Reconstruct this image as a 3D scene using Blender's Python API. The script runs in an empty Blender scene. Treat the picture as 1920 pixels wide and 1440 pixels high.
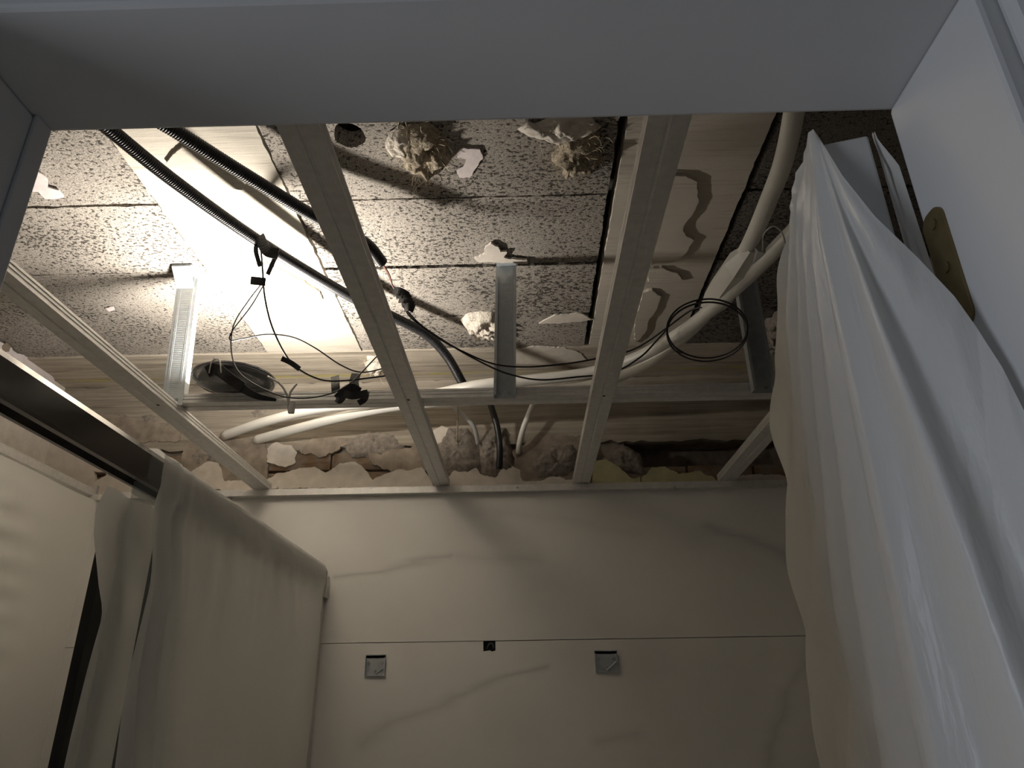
import bpy, math, random
from mathutils import Vector, Matrix, noise
from mathutils.geometry import tessellate_polygon

# ------------------------------------------------------------------ camera
ZC = 1.57                                   # eye height; all z below are given relative to the eye
FPX = 1350.0                                # focal length in pixels of the 1920x1440 frame
_d = Vector((30, -600, -FPX)).normalized()  # room depth axis seen from the camera
_z = Vector((-45, 3037, -FPX)); _z = (_z - _d * _z.dot(_d)).normalized()
_x = _d.cross(_z)
RM = Matrix((_x, _d, _z))                   # camera -> world
sc = bpy.context.scene
C = sc.collection
cam = bpy.data.cameras.new('camera'); co = bpy.data.objects.new('camera', cam); C.objects.link(co)
cam.sensor_fit = 'HORIZONTAL'; cam.sensor_width = 36.0; cam.lens = 36.0 * FPX / 1920.0
cam.clip_start = 0.02
co.matrix_world = Matrix.Translation((0, 0, ZC)) @ RM.to_4x4()
sc.camera = co

# ------------------------------------------------------------------ world, daylight of the hall window, exposure
w = bpy.data.worlds.new('world'); sc.world = w; w.use_nodes = True
w.node_tree.nodes['Background'].inputs[0].default_value = (0.62, 0.72, 1.0, 1)
w.node_tree.nodes['Background'].inputs[1].default_value = 0.25
sc.view_settings.view_transform = 'Standard'; sc.view_settings.look = 'None'
sc.view_settings.gamma = 1.0; sc.view_settings.use_curve_mapping = False
sc.view_settings.exposure = 0.0
LAMP_W = 24.0
WIN_W = 10.0
def area(name, loc, rot, sx, sy, power, col):
    l = bpy.data.lights.new(name, 'AREA'); l.shape = 'RECTANGLE'; l.size = sx; l.size_y = sy
    l.energy = power; l.color = col
    o = bpy.data.objects.new(name, l); C.objects.link(o); o.location = loc; o.rotation_euler = rot
    return o
area('window_daylight', (-1.66, -0.22, ZC - 0.1), (0, -math.pi / 2, 0), 1.2, 0.84, WIN_W, (0.84, 0.90, 1.0))

# ------------------------------------------------------------------ picture -> place
def ray(px, py): return RM @ Vector((px - 960, -(py - 720), -FPX))
def PZ(px, py, h): r = ray(px, py); return r * (h / r.z)
def PY(px, py, h): r = ray(px, py); return r * (h / r.y)
def PX(px, py, h): r = ray(px, py); return r * (h / r.x)

# ------------------------------------------------------------------ node helpers and materials
class N:
    def __init__(s, name):
        s.m = bpy.data.materials.new(name); s.m.use_nodes = True; s.t = s.m.node_tree
        s.b = s.t.nodes['Principled BSDF']; s.out = s.t.nodes['Material Output']
    def n(s, typ, **kw):
        o = s.t.nodes.new(typ)
        for k, v in kw.items():
            if k.startswith('i_'):
                key = k[2:]; key = int(key) if key.isdigit() else key
                s.put(o.inputs[key], v)
            else: setattr(o, k, v)
        return o
    def put(s, inp, v):
        if isinstance(v, bpy.types.NodeSocket): s.t.links.new(v, inp)
        elif isinstance(v, bpy.types.Node): s.t.links.new(v.outputs[0], inp)
        else: inp.default_value = v
    def math(s, op, a, b=0.0, c=0.0, clamp=False):
        o = s.t.nodes.new('ShaderNodeMath'); o.operation = op; o.use_clamp = clamp
        s.put(o.inputs[0], a); s.put(o.inputs[1], b); s.put(o.inputs[2], c)
        return o.outputs[0]
    def vm(s, op, a, b=(0, 0, 0)):
        o = s.t.nodes.new('ShaderNodeVectorMath'); o.operation = op
        s.put(o.inputs[0], a); s.put(o.inputs[1], b)
        return o
    def pos(s): return s.n('ShaderNodeNewGeometry').outputs['Position']
    def scaled(s, v): return s.vm('MULTIPLY', s.pos(), v).outputs[0]
    def noise(s, vec, scale, detail=4, rough=.55, dist=0.0):
        o = s.n('ShaderNodeTexNoise'); o.inputs['Scale'].default_value = scale
        o.inputs['Detail'].default_value = detail; o.inputs['Roughness'].default_value = rough
        o.inputs['Distortion'].default_value = dist; s.put(o.inputs['Vector'], vec)
        return o.outputs['Fac']
    def ramp(s, fac, stops, interp='LINEAR'):
        o = s.n('ShaderNodeValToRGB'); s.put(o.inputs[0], fac); e = o.color_ramp.elements
        o.color_ramp.interpolation = interp
        while len(e) < len(stops): e.new(0.5)
        for q, (p, c) in zip(e, stops):
            q.position = p; q.color = (*c, 1) if len(c) == 3 else c
        return o.outputs[0]
    def mix(s, f, a, b, mode='MIX'):
        o = s.n('ShaderNodeMix', data_type='RGBA', blend_type=mode)
        s.put(o.inputs[0], f)
        for i, v in ((6, a), (7, b)):
            s.put(o.inputs[i], (*v, 1) if isinstance(v, tuple) and len(v) == 3 else v)
        return o.outputs[2]
    def bump(s, h, strength, dist):
        o = s.n('ShaderNodeBump'); o.inputs['Strength'].default_value = strength
        o.inputs['Distance'].default_value = dist; s.put(o.inputs['Height'], h)
        s.put(s.b.inputs['Normal'], o.outputs[0]); return o
    def set(s, col=None, rough=None, metal=None, spec=None):
        if col is not None: s.put(s.b.inputs['Base Color'], (*col, 1) if isinstance(col, tuple) else col)
        if rough is not None: s.put(s.b.inputs['Roughness'], rough)
        if metal is not None: s.b.inputs['Metallic'].default_value = metal
        if spec is not None: s.b.inputs['Specular IOR Level'].default_value = spec
        return s.m
M = {}
def simple(key, col, rough=.5, metal=0.0, nscale=None, namp=.15, bump=0.0, spec=None):
    a = N(key)
    if nscale:
        f = a.noise(a.pos(), nscale, 5)
        dark = tuple(c * (1 - namp) for c in col); lite = tuple(min(1, c * (1 + namp)) for c in col)
        c = a.ramp(f, [(.3, dark), (.7, lite)])
        a.set(c, rough, metal, spec)
        if bump: a.bump(f, bump, .004)
    else: a.set(col, rough, metal, spec)
    M[key] = a.m
simple('white_paint', (.62, .62, .615), .45, nscale=3, namp=.03)
simple('hall_paint', (.45, .45, .45), .8)
simple('floor_tile', (.74, .73, .70), .5)
simple('plaster', (.62, .565, .50), .9, nscale=25, namp=.10, bump=.35)
simple('pink_plaster', (.66, .59, .58), .9, nscale=40, namp=.08, bump=.4)
simple('yellow_plaster', (.50, .47, .28), .9, nscale=25, namp=.12, bump=.35)
simple('mortar', (.23, .20, .17), .95, nscale=60, namp=.35, bump=1.0)
simple('old_wall', (.27, .225, .18), .95, nscale=22, namp=.30, bump=.8)
simple('pvc', (.72, .70, .65), .35, nscale=8, namp=.06)
simple('pvc_grey', (.40, .39, .37), .4)
simple('black_plastic', (.018, .018, .020), .38)
simple('black_cable', (.020, .019, .019), .5)
simple('black_tape', (.015, .015, .016), .5, nscale=120, namp=.3, bump=.3)
simple('red_cable', (.22, .035, .03), .5)
simple('tan_cable', (.30, .17, .08), .5)
simple('clear_plastic', (.62, .60, .56), .2)
simple('brass', (.24, .185, .09), .45, .85, nscale=60, namp=.15)
simple('screw_steel', (.45, .45, .45), .3, .95)
simple('dark_gasket', (.012, .013, .012), .5)
simple('grey_film_shadow', (.2, .2, .2), .5)
simple('tow', (.34, .285, .21), .9, nscale=130, namp=.35, bump=1.0)
simple('tow_white', (.66, .60, .52), .9, nscale=130, namp=.2, bump=1.0)
simple('fibre', (.55, .47, .34), .8)
simple('lamp_housing', (.20, .205, .215), .14, .6)
simple('lamp_rim', (.55, .55, .56), .18, .9)

def mk_steel(key, base, rough):
    a = N(key)
    f = a.noise(a.scaled((9, 9, 9)), 6, 3)
    v = a.n('ShaderNodeTexVoronoi'); v.inputs['Scale'].default_value = 70
    c = a.ramp(f, [(.3, tuple(x * .86 for x in base)), (.7, base)])
    c = a.mix(.12, c, v.outputs['Color'], 'OVERLAY')
    a.set(c, rough, .40); M[key] = a.m
mk_steel('steel', (.76, .75, .73), .42)
mk_steel('steel_blue', (.52, .56, .59), .34)
simple('chrome_rail', (.24, .235, .23), .14, .95)

# porous pumice-concrete filler block
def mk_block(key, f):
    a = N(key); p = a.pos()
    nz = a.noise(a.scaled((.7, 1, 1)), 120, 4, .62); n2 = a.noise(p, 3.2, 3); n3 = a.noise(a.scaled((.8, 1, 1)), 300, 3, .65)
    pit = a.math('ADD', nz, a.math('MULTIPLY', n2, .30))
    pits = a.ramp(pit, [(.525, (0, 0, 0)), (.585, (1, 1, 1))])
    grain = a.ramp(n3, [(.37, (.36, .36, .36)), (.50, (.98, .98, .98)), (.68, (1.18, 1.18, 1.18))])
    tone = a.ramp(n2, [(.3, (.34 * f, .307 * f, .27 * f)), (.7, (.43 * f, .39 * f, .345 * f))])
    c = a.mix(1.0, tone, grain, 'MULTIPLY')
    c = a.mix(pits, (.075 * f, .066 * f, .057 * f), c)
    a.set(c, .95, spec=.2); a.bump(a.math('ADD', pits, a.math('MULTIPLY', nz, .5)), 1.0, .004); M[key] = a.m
mk_block('block', .88); mk_block('block_shaded', .40)  # second copy: shade over the right column put into the block colour

# smooth cast-concrete rib with faint cross streaks
a = N('smooth_concrete'); p = a.pos()
st = a.noise(a.scaled((3, 60, 3)), 1.5, 5, .6, .4); sm = a.noise(p, 4, 4)
c = a.ramp(sm, [(.3, (.46, .42, .36)), (.7, (.57, .525, .455))])
c = a.mix(a.ramp(a.math('MULTIPLY', st, a.math('ADD', sm, .45)), [(.50, (0, 0, 0)), (.62, (.34, .34, .34))]), c, (.27, .225, .17))
a.set(c, .85, spec=.25); a.bump(a.math('ADD', st, a.math('MULTIPLY', a.noise(p, 120, 3), .3)), .5, .003); M['concrete'] = a.m

# board-marked edge beam with a yellow chalk line
def mk_board(key, f):
    a = N(key); p = a.pos()
    st = a.noise(a.scaled((1.6, 30, 38)), 1.6, 6, .62, .5); sm = a.noise(p, 5, 4)
    c = a.ramp(st, [(.30, (.17 * f, .145 * f, .115 * f)), (.5, (.28 * f, .245 * f, .20 * f)), (.72, (.40 * f, .355 * f, .29 * f))])
    c = a.mix(a.ramp(sm, [(.45, (0, 0, 0)), (.75, (.5, .5, .5))]), c, (.42 * f, .375 * f, .31 * f))
    xyz = a.n('ShaderNodeSeparateXYZ', i_0=p)
    dy = a.math('ABSOLUTE', a.math('SUBTRACT', a.math('ADD', xyz.outputs[1], a.math('MULTIPLY', a.noise(a.scaled((3, 0, 0)), 2, 2), .02)), 2.625))
    chalk = a.math('MULTIPLY', a.math('LESS_THAN', dy, .012), a.ramp(a.noise(a.scaled((2.3, 14, 1)), 3, 3), [(.42, (0, 0, 0)), (.6, (.5, .5, .5))]))
    c = a.mix(chalk, c, (.50, .44, .06))
    a.set(c, .9, spec=.2); a.bump(st, .7, .006); M[key] = a.m
mk_board('board', 1.0); mk_board('board_soffit', 1.35)

# hollow clay brick
a = N('clay_brick'); p = a.pos()
st = a.noise(a.scaled((4, 4, 90)), 1.5, 4); sm = a.noise(p, 14, 4)
c = a.ramp(st, [(.3, (.15, .095, .058)), (.7, (.25, .165, .10))])
c = a.mix(a.ramp(sm, [(.40, (0, 0, 0)), (.55, (.9, .9, .9))]), c, (.25, .21, .17))
a.set(c, .9, spec=.2); a.bump(st, .8, .004); M['brick'] = a.m

# marble-look porcelain tile with printed veins
a = N('marble_tile'); p = a.pos()
wn = a.n('ShaderNodeTexNoise'); wn.inputs['Scale'].default_value = 5.0; wn.inputs['Detail'].default_value = 5
wp = a.vm('ADD', p, a.vm('MULTIPLY', a.vm('SUBTRACT', wn.outputs['Color'], (.5, .5, .5)).outputs[0], (.10, 0, .10)).outputs[0]).outputs[0]
sx = a.n('ShaderNodeSeparateXYZ', i_0=wp)
acc = None
def vein(A, B, wd, s):
    global acc
    A = PY(*A, 2.66); B = PY(*B, 2.66)
    ax, az, bx, bz = A.x, A.z + ZC, B.x, B.z + ZC
    L2 = (bx - ax) ** 2 + (bz - az) ** 2
    dx = a.math('SUBTRACT', sx.outputs[0], ax); dz = a.math('SUBTRACT', sx.outputs[2], az)
    t = a.math('DIVIDE', a.math('ADD', a.math('MULTIPLY', dx, bx - ax), a.math('MULTIPLY', dz, bz - az)), L2, clamp=True)
    ex = a.math('SUBTRACT', dx, a.math('MULTIPLY', t, bx - ax)); ez = a.math('SUBTRACT', dz, a.math('MULTIPLY', t, bz - az))
    dd = a.math('SQRT', a.math('ADD', a.math('MULTIPLY', ex, ex), a.math('MULTIPLY', ez, ez)))
    q = a.math('MULTIPLY', a.math('POWER', a.math('SUBTRACT', 1.0, a.math('DIVIDE', dd, wd, clamp=True)), 2.0), s)
    acc = q if acc is None else a.math('MAXIMUM', acc, q)
for A, B, wd, s in [((625, 1078), (720, 1072), .02, .55), ((720, 1072), (850, 1040), .03, .45), ((850, 1040), (1010, 1042), .05, .2),
                    ((735, 1362), (850, 1308), .05, .35), ((850, 1308), (950, 1270), .03, .4), ((950, 1270), (1025, 1252), .022, .5),
                    ((680, 1395), (735, 1362), .06, .35), ((900, 950), (1200, 1005), .06, .15), ((1330, 985), (1530, 1060), .05, .4),
                    ((1480, 1300), (1440, 1440), .06, .4), ((1120, 1390), (1200, 1375), .05, .3), ((1480, 1300), (1530, 1200), .05, .3)]:
    vein(A, B, wd, s)
cl = a.ramp(a.noise(p, 2.2, 4), [(.35, (.76, .745, .72)), (.65, (.84, .825, .80))])
a.set(a.mix(a.math('MULTIPLY', acc, .8), cl, (.30, .29, .28)), .35, spec=.4); M['marble'] = a.m

# polythene film: milky, part transparent, glossy
def mk_film(key, col, tr, tl):
    a = N(key); nt = a.t
    a.set(col, .32, spec=.5)
    f = a.noise(a.scaled((18, 18, 4)), 2.5, 4); a.bump(f, .25, .012)
    tb = a.n('ShaderNodeBsdfTranslucent'); tb.inputs[0].default_value = (*col, 1)
    tp = a.n('ShaderNodeBsdfTransparent')
    m1 = a.n('ShaderNodeMixShader'); m1.inputs[0].default_value = tl
    nt.links.new(a.b.outputs[0], m1.inputs[1]); nt.links.new(tb.outputs[0], m1.inputs[2])
    m2 = a.n('ShaderNodeMixShader'); m2.inputs[0].default_value = tr
    nt.links.new(m1.outputs[0], m2.inputs[1]); nt.links.new(tp.outputs[0], m2.inputs[2])
    nt.links.new(m2.outputs[0], a.out.inputs[0]); M[key] = a.m
mk_film('film', (.94, .935, .91), .05, .50)
mk_film('door_film', (.84, .83, .80), .08, .22)
mk_film('glass', (.60, .66, .62), .80, .0)
a = N('led_diffuser'); a.set((.9, .88, .8), .5)
a.b.inputs['Emission Color'].default_value = (1, .86, .66, 1); a.b.inputs['Emission Strength'].default_value = 6.0; M['led'] = a.m

# ------------------------------------------------------------------ mesh helpers
rnd = random.Random(7)
def nz3(v, s=1.0, seed=0.0): return noise.noise(Vector((v[0] * s + seed, v[1] * s - seed * 1.7, v[2] * s + seed * .3)))
class MB:
    def __init__(s): s.v = []; s.f = []
    def add(s, vs, fs):
        k = len(s.v); s.v += [Vector(q) for q in vs]; s.f += [tuple(i + k for i in f) for f in fs]; return s
    def box(s, a, b):
        x0, x1 = sorted((a[0], b[0])); y0, y1 = sorted((a[1], b[1])); z0, z1 = sorted((a[2], b[2]))
        return s.add([(x0, y0, z0), (x1, y0, z0), (x1, y1, z0), (x0, y1, z0), (x0, y0, z1), (x1, y0, z1), (x1, y1, z1), (x0, y1, z1)],
                     [(0, 3, 2, 1), (4, 5, 6, 7), (0, 1, 5, 4), (1, 2, 6, 5), (2, 3, 7, 6), (3, 0, 4, 7)])
    def tube(s, path, r, n=10, rib=None, caps=True):
        path = [Vector(p) for p in path]; m = len(path); rings = []
        up = Vector((0, 0, 1)); prev = None
        for i, p in enumerate(path):
            t = (path[min(i + 1, m - 1)] - path[max(i - 1, 0)]).normalized()
            if prev is None:
                u = t.cross(up)
                if u.length < .05: u = t.cross(Vector((1, 0, 0)))
                u.normalize()
            else:
                u = prev - t * prev.dot(t); u.normalize()
            prev = u; b = t.cross(u)
            rr = r(i / max(1, m - 1)) if callable(r) else r
            if rib: rr *= 1.0 if (i // 2) % 2 == 0 else rib
            rings.append([p + (u * math.cos(2 * math.pi * k / n) + b * math.sin(2 * math.pi * k / n)) * rr for k in range(n)])
        vs = [q for rg in rings for q in rg]
        fs = [(i * n + k, i * n + (k + 1) % n, (i + 1) * n + (k + 1) % n, (i + 1) * n + k) for i in range(m - 1) for k in range(n)]
        if caps: fs += [tuple(range(n - 1, -1, -1)), tuple((m - 1) * n + k for k in range(n))]
        return s.add(vs, fs)
    def section(s, sec, p0, p1, up=(0, 0, 1), closed=True):
        p0 = Vector(p0); p1 = Vector(p1); t = (p1 - p0).normalized(); up = Vector(up)
        side = t.cross(up).normalized(); n = len(sec)
        vs = [p + side * u + up * h for p in (p0, p1) for (u, h) in sec]
        fs = [(k, (k + 1) % n, n + (k + 1) % n, n + k) for k in range(n if closed else n - 1)]
        s.add(vs, fs)
        if closed:
            tri = tessellate_polygon([[Vector((u, h, 0)) for u, h in sec]])
            s.add([p0 + side * u + up * h for u, h in sec], [tuple(t_) for t_ in tri])
            s.add([p1 + side * u + up * h for u, h in sec], [tuple(t_) for t_ in tri])
        return s
    def plate(s, outline, nrm, th, holes=()):
        """flat piece: outline (and holes) on a plane, front face th along nrm"""
        nrm = Vector(nrm).normalized()
        loops = [[Vector(p) for p in outline]] + [[Vector(p) for p in h] for h in holes]
        ax = max(range(3), key=lambda i: abs(nrm[i])); ij = [i for i in range(3) if i != ax]
        tri = tessellate_polygon([[Vector((p[ij[0]], p[ij[1]], 0)) for p in l] for l in loops])
        allp = [p for l in loops for p in l]
        s.add([p + nrm * th for p in allp], [tuple(t) for t in tri])
        s.add(allp, [tuple(t) for t in tri])
        for l in loops:
            n = len(l)
            s.add(l + [p + nrm * th for p in l], [(k, (k + 1) % n, n + (k + 1) % n, n + k) for k in range(n)])
        return s
    def grid(s, fn, nu, nv):
        vs = [fn(i / nu, j / nv) for j in range(nv + 1) for i in range(nu + 1)]
        fs = [(j * (nu + 1) + i, j * (nu + 1) + i + 1, (j + 1) * (nu + 1) + i + 1, (j + 1) * (nu + 1) + i) for j in range(nv) for i in range(nu)]
        return s.add(vs, fs)
ORG = {}
def obj(name, mb, mat, parent=None, smooth=False, bevel=0.0, sub=0, normals=True):
    me = bpy.data.meshes.new(name)
    P = [q + Vector((0, 0, ZC)) for q in mb.v]
    if parent is not None: o0 = ORG[parent]
    else:
        lo = [min(q[i] for q in P) for i in range(3)]; hi = [max(q[i] for q in P) for i in range(3)]
        o0 = Vector(((lo[0] + hi[0]) / 2, (lo[1] + hi[1]) / 2, lo[2]))
    me.from_pydata([q - o0 for q in P], [], mb.f)
    me.validate(); me.update()
    if normals:
        import bmesh
        bm = bmesh.new(); bm.from_mesh(me); bmesh.ops.remove_doubles(bm, verts=bm.verts, dist=1e-5)
        bmesh.ops.recalc_face_normals(bm, faces=bm.faces); bm.to_mesh(me); bm.free()
    if smooth:
        for q in me.polygons: q.use_smooth = True
    me.materials.append(M[mat])
    o = bpy.data.objects.new(name, me); C.objects.link(o)
    if parent is not None:
        o.parent = parent; ORG[o] = o0            # children share their thing's origin
    else: o.location = o0; ORG[o] = o0
    if bevel:
        b = o.modifiers.new('bevel', 'BEVEL'); b.width = bevel; b.segments = 2; b.limit_method = 'ANGLE'
    if sub:
        b = o.modifiers.new('sub', 'SUBSURF'); b.levels = sub; b.render_levels = sub
    return o
def thing(name, loc, label, cat, group=None):
    o = bpy.data.objects.new(name, None); C.objects.link(o)
    o.location = Vector(loc) + Vector((0, 0, ZC)); ORG[o] = o.location.copy(); o.empty_display_size = .05
    return tag(o, label, cat, group)
def tag(o, label, cat, group=None, kind=None):
    o['label'] = label; o['category'] = cat
    if group: o['group'] = group
    if kind: o['kind'] = kind
    return o
def struct(o, label=None, cat=None):
    o['kind'] = 'structure'
    if label: o['label'] = label
    if cat: o['category'] = cat
    return o
def spline(pts, n=12):
    pts = [Vector(p) for p in pts]; out = []
    P = [pts[0] * 2 - pts[1]] + pts + [pts[-1] * 2 - pts[-2]]
    for i in range(1, len(P) - 2):
        a, b, c, d = P[i - 1], P[i], P[i + 1], P[i + 2]
        for k in range(n):
            t = k / n
            out.append(.5 * ((2 * b) + (c - a) * t + (2 * a - 5 * b + 4 * c - d) * t * t + (3 * b - a - 3 * c + d) * t ** 3))
    out.append(pts[-1]); return out
def resample(path, step):
    out = [path[0]]; acc_ = 0.0
    for i in range(len(path) - 1):
        a, b = path[i], path[i + 1]; L = (b - a).length
        if L == 0: continue
        t = step - acc_
        while t <= L:
            out.append(a + (b - a) * (t / L)); t += step
        acc_ = (acc_ + L) % step
    return out
def ragged(pts, step, amp, nrm, seed, closed=True):
    """break straight edges of an outline into an uneven line"""
    pts = [Vector(p) for p in pts]; nrm = Vector(nrm); out = []
    n = len(pts)
    for i in range(n if closed else n - 1):
        a, b = pts[i], pts[(i + 1) % n]; L = (b - a).length; k = max(1, int(L / step))
        side = nrm.cross(b - a).normalized()
        for j in range(k):
            p = a + (b - a) * (j / k)
            out.append(p + side * amp * (nz3(p, 28, seed) * 1.2 + nz3(p, 90, seed + 5) * .9))
    return out
def patch(pts, nrm, th, mat, parent, name='plaster_patch', seed=1.0, amp=.004, step=.008):
    return obj(name, MB().plate(ragged(pts, step, amp, nrm, seed), nrm, th), mat, parent)
def lump(pts, nrm, th, mat, parent, name='mortar_lump', seed=1.0, amp=.006, rough=.6, rings=7):
    nrm = Vector(nrm).normalized(); o_ = ragged(pts, .012, amp, nrm, seed); n = len(o_)
    c = sum(o_, Vector()) / n; vs = []
    for k in range(rings + 1):
        s_ = 1 - k / rings
        for p in o_:
            q = c + (p - c) * s_
            h = th * (1 - s_ ** 4) * (1 + rough * nz3(q, 30, seed) + rough * .8 * nz3(q, 75, seed + 3)) if k else 0
            vs.append(q + nrm * (h + (.001 if k else 0)))
    fs = [(k * n + i, k * n + (i + 1) % n, (k + 1) * n + (i + 1) % n, (k + 1) * n + i) for k in range(rings) for i in range(n)]
    return obj(name, MB().add(vs, fs), mat, parent, smooth=True)

# ------------------------------------------------------------------ key sizes (metres, z from the eye)
S = 1.22            # concrete soffit
G = .76             # underside of the metal ceiling grid
D = 2.68            # far wall
XL, XR = -1.88, 1.25
FL = -ZC            # floor
OX0, OX1, OY0, OY1, OZ = -.41, .322, .36, .48, .464   # door opening

# ------------------------------------------------------------------ setting: floor, walls
struct(obj('floor', MB().box((-2.2, -3.0, FL - .1), (1.6, 2.9, FL)), 'floor_tile'))
wm = MB().box((XL - .1, D + .18, FL), (XR + .1, D + .25, S + .34)); wm.box((XL - .1, D + .03, FL), (.40, D + .18, S + .34)); wm.box((1.02, D + .03, FL), (XR + .1, D + .18, S + .34))
wm.box((.40, D + .03, FL), (1.02, D + .18, .80)); wm.box((.40, D + .03, .955), (1.02, D + .18, S + .34))
wf = struct(obj('wall_far', wm, 'old_wall'))
wl = struct(obj('wall_left', MB().box((XL - .15, OY1, FL), (XL, D + .03, S + .34)), 'plaster'))
wl2 = struct(obj('wall_left_lining', MB().box((XL, OY1 + .02, FL), (-1.645, D - .02, .73)), 'marble'))
wr = struct(obj('wall_right', MB().box((XR, OY1, FL), (XR + .15, D + .03, S + .34)), 'old_wall'))
obj('tile', MB().box((XR - .012, OY1, FL), (XR, D - .013, .735)), 'marble', wr)
wm = MB().box((XL - .15, OY0, FL), (OX0 - .03, OY1, S + .34)); wm.box((OX1 + .03, OY0, FL), (XR + .15, OY1, S + .34))
wm.box((OX0 - .03, OY0, OZ + .03), (OX1 + .03, OY1, S + .34))
struct(obj('wall_front', wm, 'white_paint'))
# hall behind the camera
struct(obj('wall_hall_back', MB().box((-2.2, -3.1, FL), (1.6, -3.0, 1.2)), 'hall_paint'))
struct(obj('wall_hall_right', MB().box((1.5, -3.0, FL), (1.6, OY0, 1.2)), 'hall_paint'))
hm = MB().box((-1.8, -3.0, FL), (-1.7, -.66, 1.2)); hm.box((-1.8, .22, FL), (-1.7, OY0, 1.2))
hm.box((-1.8, -.66, FL), (-1.7, .22, -.75)); hm.box((-1.8, -.66, .55), (-1.7, .22, 1.2))
struct(obj('wall_hall_left', hm, 'hall_paint'))
struct(obj('ceiling_hall', MB().box((-2.2, -3.1, 1.12), (1.6, OY0, 1.2)), 'hall_paint'))
fr = MB()
for y0, y1, z0, z1 in ((-.66, -.62, -.75, .55), (.18, .22, -.75, .55), (-.62, .18, -.75, -.7), (-.62, .18, .5, .55)):
    fr.box((-1.79, y0, z0), (-1.73, y1, z1))
struct(obj('window_1', fr, 'white_paint'))

# ------------------------------------------------------------------ door frame
def frame(name, mb): return struct(obj(name, mb, 'white_paint', bevel=.004))
t1 = frame('trim_1', MB().box((OX0 - .03, OY0 - .003, OZ), (OX1 + .03, OY1, OZ + .03)))
t2 = frame('trim_2', MB().box((OX0 - .03, OY0 - .003, FL), (OX0, OY1, OZ)))
t3 = frame('trim_3', MB().box((OX1, OY0 - .003, FL), (OX1 + .03, OY1, OZ)))
obj('stop_strip', MB().box((OX0, OY1 - .022, FL), (OX0 + .004, OY1 - .002, OZ)), 'white_paint', t2, bevel=.0015)
obj('architrave', MB().box((OX0 - .085, OY0 - .020, OZ + .012), (OX1 + .085, OY0 - .003, OZ + .085)), 'white_paint', t1, bevel=.006)
obj('architrave', MB().box((OX1 + .012, OY0 - .020, FL), (OX1 + .085, OY0 - .003, OZ + .012)), 'white_paint', t3, bevel=.006)
obj('architrave', MB().box((OX0 - .085, OY0 - .020, FL), (OX0 - .012, OY0 - .003, OZ + .012)), 'white_paint', t2, bevel=.006)

obj('inner_casing', MB().box((OX1 + .012, OY1, FL), (OX1 + .075, OY1 + .012, OZ + .07)), 'plaster', t3, bevel=.003)
# open door leaf, swung into the room, with a brass hinge
hl = Vector((.274, .512, 0)); fl_ = Vector((.486, 1.264, 0)); al = (fl_ - hl).normalized(); rt = Vector((al.y, -al.x, 0))
leafp = [hl, fl_, fl_ + rt * .04, hl + rt * .04]
lm = MB(); lo, hi = FL + .01, OZ - .006
lm.add([p + Vector((0, 0, lo)) for p in leafp] + [p + Vector((0, 0, hi)) for p in leafp],
       [(0, 1, 2, 3), (4, 5, 6, 7), (0, 1, 5, 4), (1, 2, 6, 5), (2, 3, 7, 6), (3, 0, 4, 7)])
dr = struct(obj('door_1', lm, 'white_paint', bevel=.002))
hz = []
def rr(y0, y1, z0, z1, r, X, n=5):
    out = []
    for cy, cz, a0 in ((y1 - r, z1 - r, 0), (y0 + r, z1 - r, 90), (y0 + r, z0 + r, 180), (y1 - r, z0 + r, 270)):
        for k in range(n + 1):
            an = math.radians(a0 + 90 * k / n); out.append(Vector((X, cy + r * math.cos(an), cz + r * math.sin(an))))
    return out
hg = obj('hinge_plate', MB().plate(rr(.4505, .477, .243, .345, .010, OX1), (-1, 0, 0), .0025), 'brass', dr); hg['label'] = 'brass hinge plate'
for zz in (.333, .294, .256):
    obj('screw', MB().tube([(OX1 - .0024, .463, zz), (OX1 - .0038, .463, zz)], .0045, 12), 'brass', hg)

# ------------------------------------------------------------------ raw concrete ceiling: ribs and filler blocks
ceil = struct(obj('ceiling', MB().box((XL - .1, OY1, S + .30), (XR + .1, D + .1, S + .36)), 'mortar'))
dn = (0, 0, -1)
def slab_piece(name, x0, x1, y0, y1, mat, seed, dz=0.0, amp=.003, holes=()):
    z = S + .05
    pts = ragged([(x0, y0, z), (x0, y1, z), (x1, y1, z), (x1, y0, z)], .012, amp, dn, seed)
    return obj(name, MB().plate(pts, dn, .05 + dz, holes), mat, ceil)
ys = [.52, .90, 1.215, 1.532, 1.850, 2.155, 2.405]
hp = PZ(655, 254, S)
for j in range(6):
    y0, y1 = ys[j], ys[j + 1]
    gap = .006 if j != 3 else .003
    for k, (x0, x1) in enumerate(((-1.875, -.953), (-.592, .236), (.602, 1.245))):
        holes = []
        if j == 2 and k == 1:
            holes = [[Vector((hp.x + (.036 + .006 * nz3((q, 0, 0), 1.3)) * math.cos(q), hp.y + (.040 + .006 * nz3((q, 3, 0), 1.3)) * math.sin(q), S + .05)) for q in [2 * math.pi * i / 22 for i in range(22)]]]
        slab_piece('concrete_block', x0, x1, y0 + gap * (.2 if k == 0 and j > 2 else 1), y1 - gap * (.2 if k == 0 and j > 2 else 1), 'block_shaded' if k == 2 else 'block', 3.1 * j + 11 * k, rnd.uniform(-.003, .003), .003, holes)
for k, (x0, x1) in enumerate(((-.948, -.598), (.256, .590))):
    slab_piece('concrete_rib', x0, x1, .52, 2.405, 'concrete', 50 + k, .002, .0025)
slab_piece('edge_beam', XL, XR, 2.408, D + .03, 'board_soffit', 70, .004, .002)
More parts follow.
